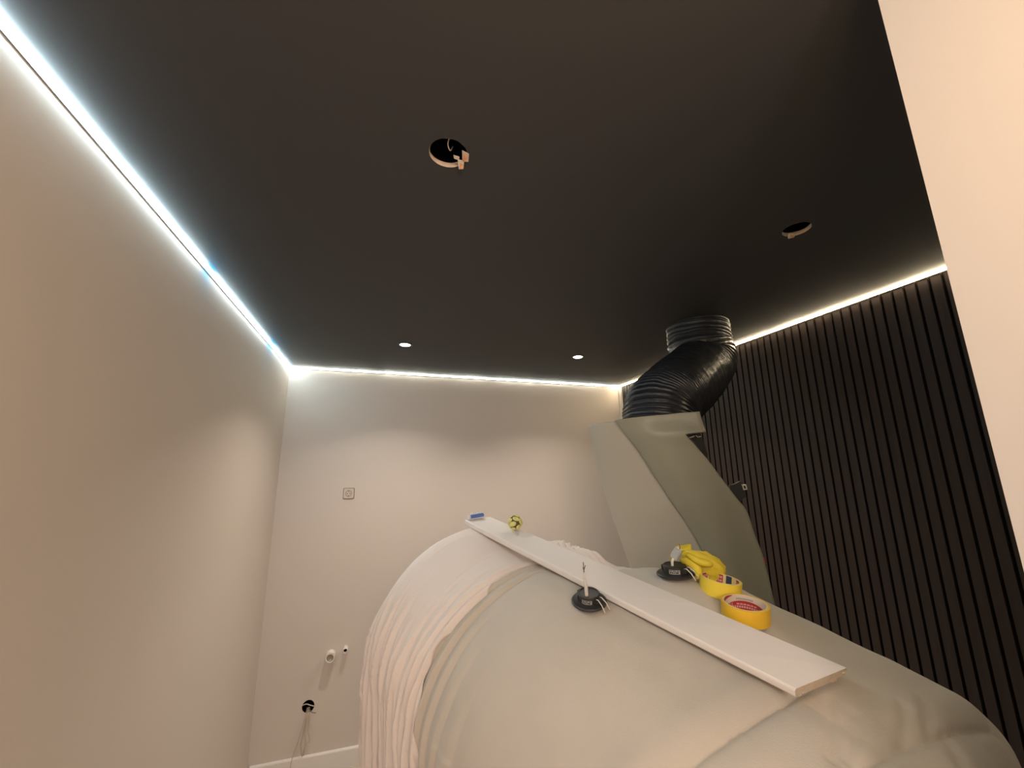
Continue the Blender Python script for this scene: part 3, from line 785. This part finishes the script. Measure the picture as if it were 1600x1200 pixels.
bm = bmesh.new(); tube(bm, [rel(at(1150, 790, 1.58)), rel(at(1163, 776, 1.58)), rel(at(1166, 779, 1.58))], 0.002, 6); obj('hook', bm, M['darkgrey'], br)
# strip and dark core showing in the notch
bm = bmesh.new(); poly = [(1075, 679), (1094, 677), (1100, 690), (1106, 712), (1104, 716), (1090, 698)]
f0 = [bm.verts.new(rel(at(x, y, 1.60))) for x, y in poly]; f1 = [bm.verts.new(rel(at(x, y, 1.60))+back*0.02) for x, y in poly]
bm.faces.new(f0); bm.faces.new(f1[::-1])
for i in range(len(poly)): bm.faces.new((f0[i], f1[i], f1[(i+1) % len(poly)], f0[(i+1) % len(poly)]))
nt_ = obj('inner_bracket', bm, M['blackplastic'], cow)
bm = bmesh.new(); tube(bm, [rel(at(1076, 684.5, 1.585)), rel(at(1085, 681.5, 1.585))], 0.0030, 6); tube(bm, [rel(at(1087, 680, 1.585)), rel(at(1090, 683, 1.585)), rel(at(1095, 682, 1.585))], 0.0022, 6); obj('metal_catch', bm, M['label'], nt_)
# screw
sp = rel(at(1114, 768, 1.545)); nrm = (CAM-loc-sp).normalized()
bm = bmesh.new(); lathe(bm, [(0, 0.003), (0.004, 0.003), (0.006, 0.0), (0.006, -0.004), (0, -0.004)], 20)
bmesh.ops.rotate(bm, verts=bm.verts, cent=(0, 0, 0), matrix=Vector((0, 0, 1)).rotation_difference(nrm).to_matrix()); bmesh.ops.translate(bm, verts=bm.verts, vec=sp+nrm*0.004)
obj('screw', bm, M['steel'], cow)
small_box('red_clip', rel(at(1194, 876, 1.50)), RY(0), (0.006, 0.01, 0.022), M['red'])

# ------------------------------------------------------------------ flexible duct
PATH = [(1089, 508, 2.235), (1089, 540, 2.18), (1084, 574, 2.08), (1056, 612, 1.95), (1034, 634, 1.87), (1030, 657, 1.83), (1032, 695, 1.81)]
pts = [at(*p) for p in PATH]; pts[0].z = ZC-0.001; pts[1] = pts[0]-Vector((0, 0, 0.10)); pts[2] = pts[0]-Vector((0.012, 0.016, 0.225))
PTS = smooth_path(pts, 60)
dt = thing('flexible_duct', pts[0], 'black ribbed flexible air duct bending from the ceiling down behind the cowl', 'duct')
bm = bmesh.new(); V = []; n = 72; prev = None; L = 0; PH = 0
for i, p in enumerate(PTS):
    tg = (PTS[min(i+3, len(PTS)-1)]-PTS[max(i-3, 0)]).normalized()
    if i < 30: tg = Vector((0, 0, -1)).lerp(tg, i/30).normalized()
    if prev is None: prev = Vector((1, 0, 0))
    nrm = (prev-tg*prev.dot(tg)).normalized(); prev = nrm; bi = tg.cross(nrm)
    if i: dl = (p-PTS[i-1]).length; L += dl; PH += 2*PI*dl/interp([(0, 0.024), (0.2, 0.022), (0.45, 0.015), (0.8, 0.012)], L)
    row = []
    for k in range(n):
        a = 2*PI*k/n; ph = PH + a
        ww = 0.5+0.5*math.cos(ph)
        rr = 0.155 + 0.0065*(ww**4) + 0.0035*noise.noise(Vector((math.cos(a)*7, math.sin(a)*7, L*16))) + 0.004*noise.noise(Vector((math.cos(a)*2, math.sin(a)*2, L*5)))
        row.append(bm.verts.new(p - pts[0] + nrm*rr*math.cos(a) + bi*rr*math.sin(a)))
    V.append(row)
grid_faces(bm, V, wrap=True); obj('hose', bm, M['duct'], dt, smooth=True)

# ------------------------------------------------------------------ things on the back wall
ox, oz = -0.2, 1.649
t = thing('wall_socket', (ox, YB, oz), 'small square power socket alone on the back wall', 'socket')
def rrect(w_, r, n=6):
    out = []
    for cx, cy, a0 in ((w_-r, w_-r, 0), (-w_+r, w_-r, 90), (-w_+r, -w_+r, 180), (w_-r, -w_+r, 270)):
        for k in range(n+1):
            a = math.radians(a0+90*k/n); out.append((cx+r*math.cos(a), cy+r*math.sin(a)))
    return out
def plate(w_, r, y0, y1, m, nm, par):
    bm = bmesh.new(); p = rrect(w_, r); a = [bm.verts.new((x, -y0, z)) for x, z in p]; b = [bm.verts.new((x*0.97, -y1, z*0.97)) for x, z in p]
    bm.faces.new(a); bm.faces.new(b[::-1])
    for i in range(len(p)): bm.faces.new((a[i], a[(i+1) % len(p)], b[(i+1) % len(p)], b[i]))
    return obj(nm, bm, m, par)
plate(0.038, 0.008, 0, 0.004, M['socketdark'], 'backplate', t)
plate(0.0345, 0.008, 0.004, 0.009, M['outlet'], 'faceplate', t)
bm = bmesh.new(); lathe(bm, [(0.0215, 0.010), (0.0185, 0.010), (0.0185, 0.0093), (0.0215, 0.0093)], 32, closed=True); bmesh.ops.rotate(bm, verts=bm.verts, cent=(0, 0, 0), matrix=Matrix.Rotation(PI/2, 3, 'X')); obj('socket_ring', bm, M['socketdark'], t)
bm = bmesh.new()
for sx in (-0.0095, 0.0095):
    tube(bm, [(sx, -0.0091, 0), (sx, -0.0102, 0)], 0.004, 12)
box(bm, (-0.003, -0.0102, 0.012), (0.003, -0.0091, 0.018)); box(bm, (-0.003, -0.0102, -0.018), (0.003, -0.0091, -0.012))
obj('pin_holes', bm, M['socketdark'], t)

def stub(x, z, r, l, label, kind):
    t = thing('pipe_stub', (x, YB, z), label, 'pipe', 'pipe stubs on the back wall')
    bm = bmesh.new(); lathe(bm, [(r*0.75, 0.0), (r, 0.0), (r, l*0.96), (r*0.97, l), (r*0.8, l), (r*0.75, l*0.95)], 32, closed=True)
    bmesh.ops.rotate(bm, verts=bm.verts, cent=(0, 0, 0), matrix=Matrix.Rotation(PI/2, 3, 'X'))
    obj('pipe_wall', bm, M['pipe'], t, smooth=False)
    bm = bmesh.new(); lathe(bm, [(0, l*0.93 if kind else l*0.6), (r*0.76, l*0.93 if kind else l*0.6), (r*0.76, l*0.5), (0, l*0.5)], 24)
    bmesh.ops.rotate(bm, verts=bm.verts, cent=(0, 0, 0), matrix=Matrix.Rotation(PI/2, 3, 'X'))
    pf = obj('plug' if kind else 'hollow', bm, M['foam'] if kind else M['black'], t)
    if kind:
        bm = bmesh.new()
        for k in range(9):
            a = math.radians(15+k*17); rr = r*(1.0+0.35*noise.noise(Vector((k*1.7, 0, 0))))
            tube(bm, [(math.cos(a)*r*0.9, -l*0.85, math.sin(a)*r*0.9), (math.cos(a)*rr*1.05, -l*1.08, math.sin(a)*rr*1.15+0.002)], [0.004, 0.0015], 6)
        bmesh.ops.create_icosphere(bm, subdivisions=2, radius=0.003, matrix=Matrix.Translation((-0.004, -l*0.96, -r*0.5)))
        bmesh.ops.create_icosphere(bm, subdivisions=2, radius=0.0034, matrix=Matrix.Translation((0.005, -l*0.96, -r*0.42)))
        obj('torn_wrap', bm, M['pipe'], t)
stub(-0.240, 0.622, 0.028, 0.066, 'wider white pipe stub with foam plug and ragged rim on the back wall', True)
stub(-0.150, 0.650, 0.0145, 0.055, 'thin white pipe stub with dark open mouth on the back wall', False)

# cable outlet hole with dangling cords
t = thing('cable_outlet', (HX, YB, HZ), 'black round cable hole with thin cords dangling to the skirting', 'cable outlet')
bm = bmesh.new(); lathe(bm, [(HR, 0), (HR*0.98, 0.05), (0, 0.05)], 40); bmesh.ops.rotate(bm, verts=bm.verts, cent=(0, 0, 0), matrix=Matrix.Rotation(-PI/2, 3, 'X')); obj('wall_box', bm, M['black'], t)
bm = bmesh.new(); tube(bm, smooth_path([(-HR, 0.004, 0.008), (-0.012, -0.006, 0.017), (0.010, -0.008, 0.009), (HR*0.95, 0.004, -0.006)], 6), 0.003, 8); obj('mounting_strap', bm, M['cord'], t)
bm = bmesh.new(); tube(bm, smooth_path([(0.004, 0.01, -0.012), (0.02, -0.015, -0.024), (0.036, -0.03, -0.027), (0.052, -0.035, -0.028)], 5), 0.0022, 8); obj('cable_end', bm, M['wire'], t)
cords = [[(-0.006, 0.012, -0.012), (-0.010, -0.022, -0.045), (-0.030, -0.030, -0.14), (-0.062, -0.034, -0.250), (-0.070, -0.04, -0.33)],
         [(0.000, 0.012, -0.012), (-0.002, -0.022, -0.05), (-0.014, -0.026, -0.14), (-0.022, -0.024, -0.20), (-0.012, -0.018, -0.262)],
         [(0.004, 0.012, -0.010), (0.004, -0.024, -0.05), (-0.006, -0.026, -0.13), (0.004, -0.022, -0.19), (-0.010, -0.018, -0.262)],
         [(0.008, 0.012, -0.012), (0.013, -0.022, -0.05), (0.012, -0.024, -0.12), (0.026, -0.022, -0.18), (0.004, -0.026, -0.20), (-0.002, -0.018, -0.26)]]
for c_ in cords:
    bm = bmesh.new(); tube(bm, smooth_path(c_, 8), 0.0021, 6); obj('cord', bm, M['cord'], t)
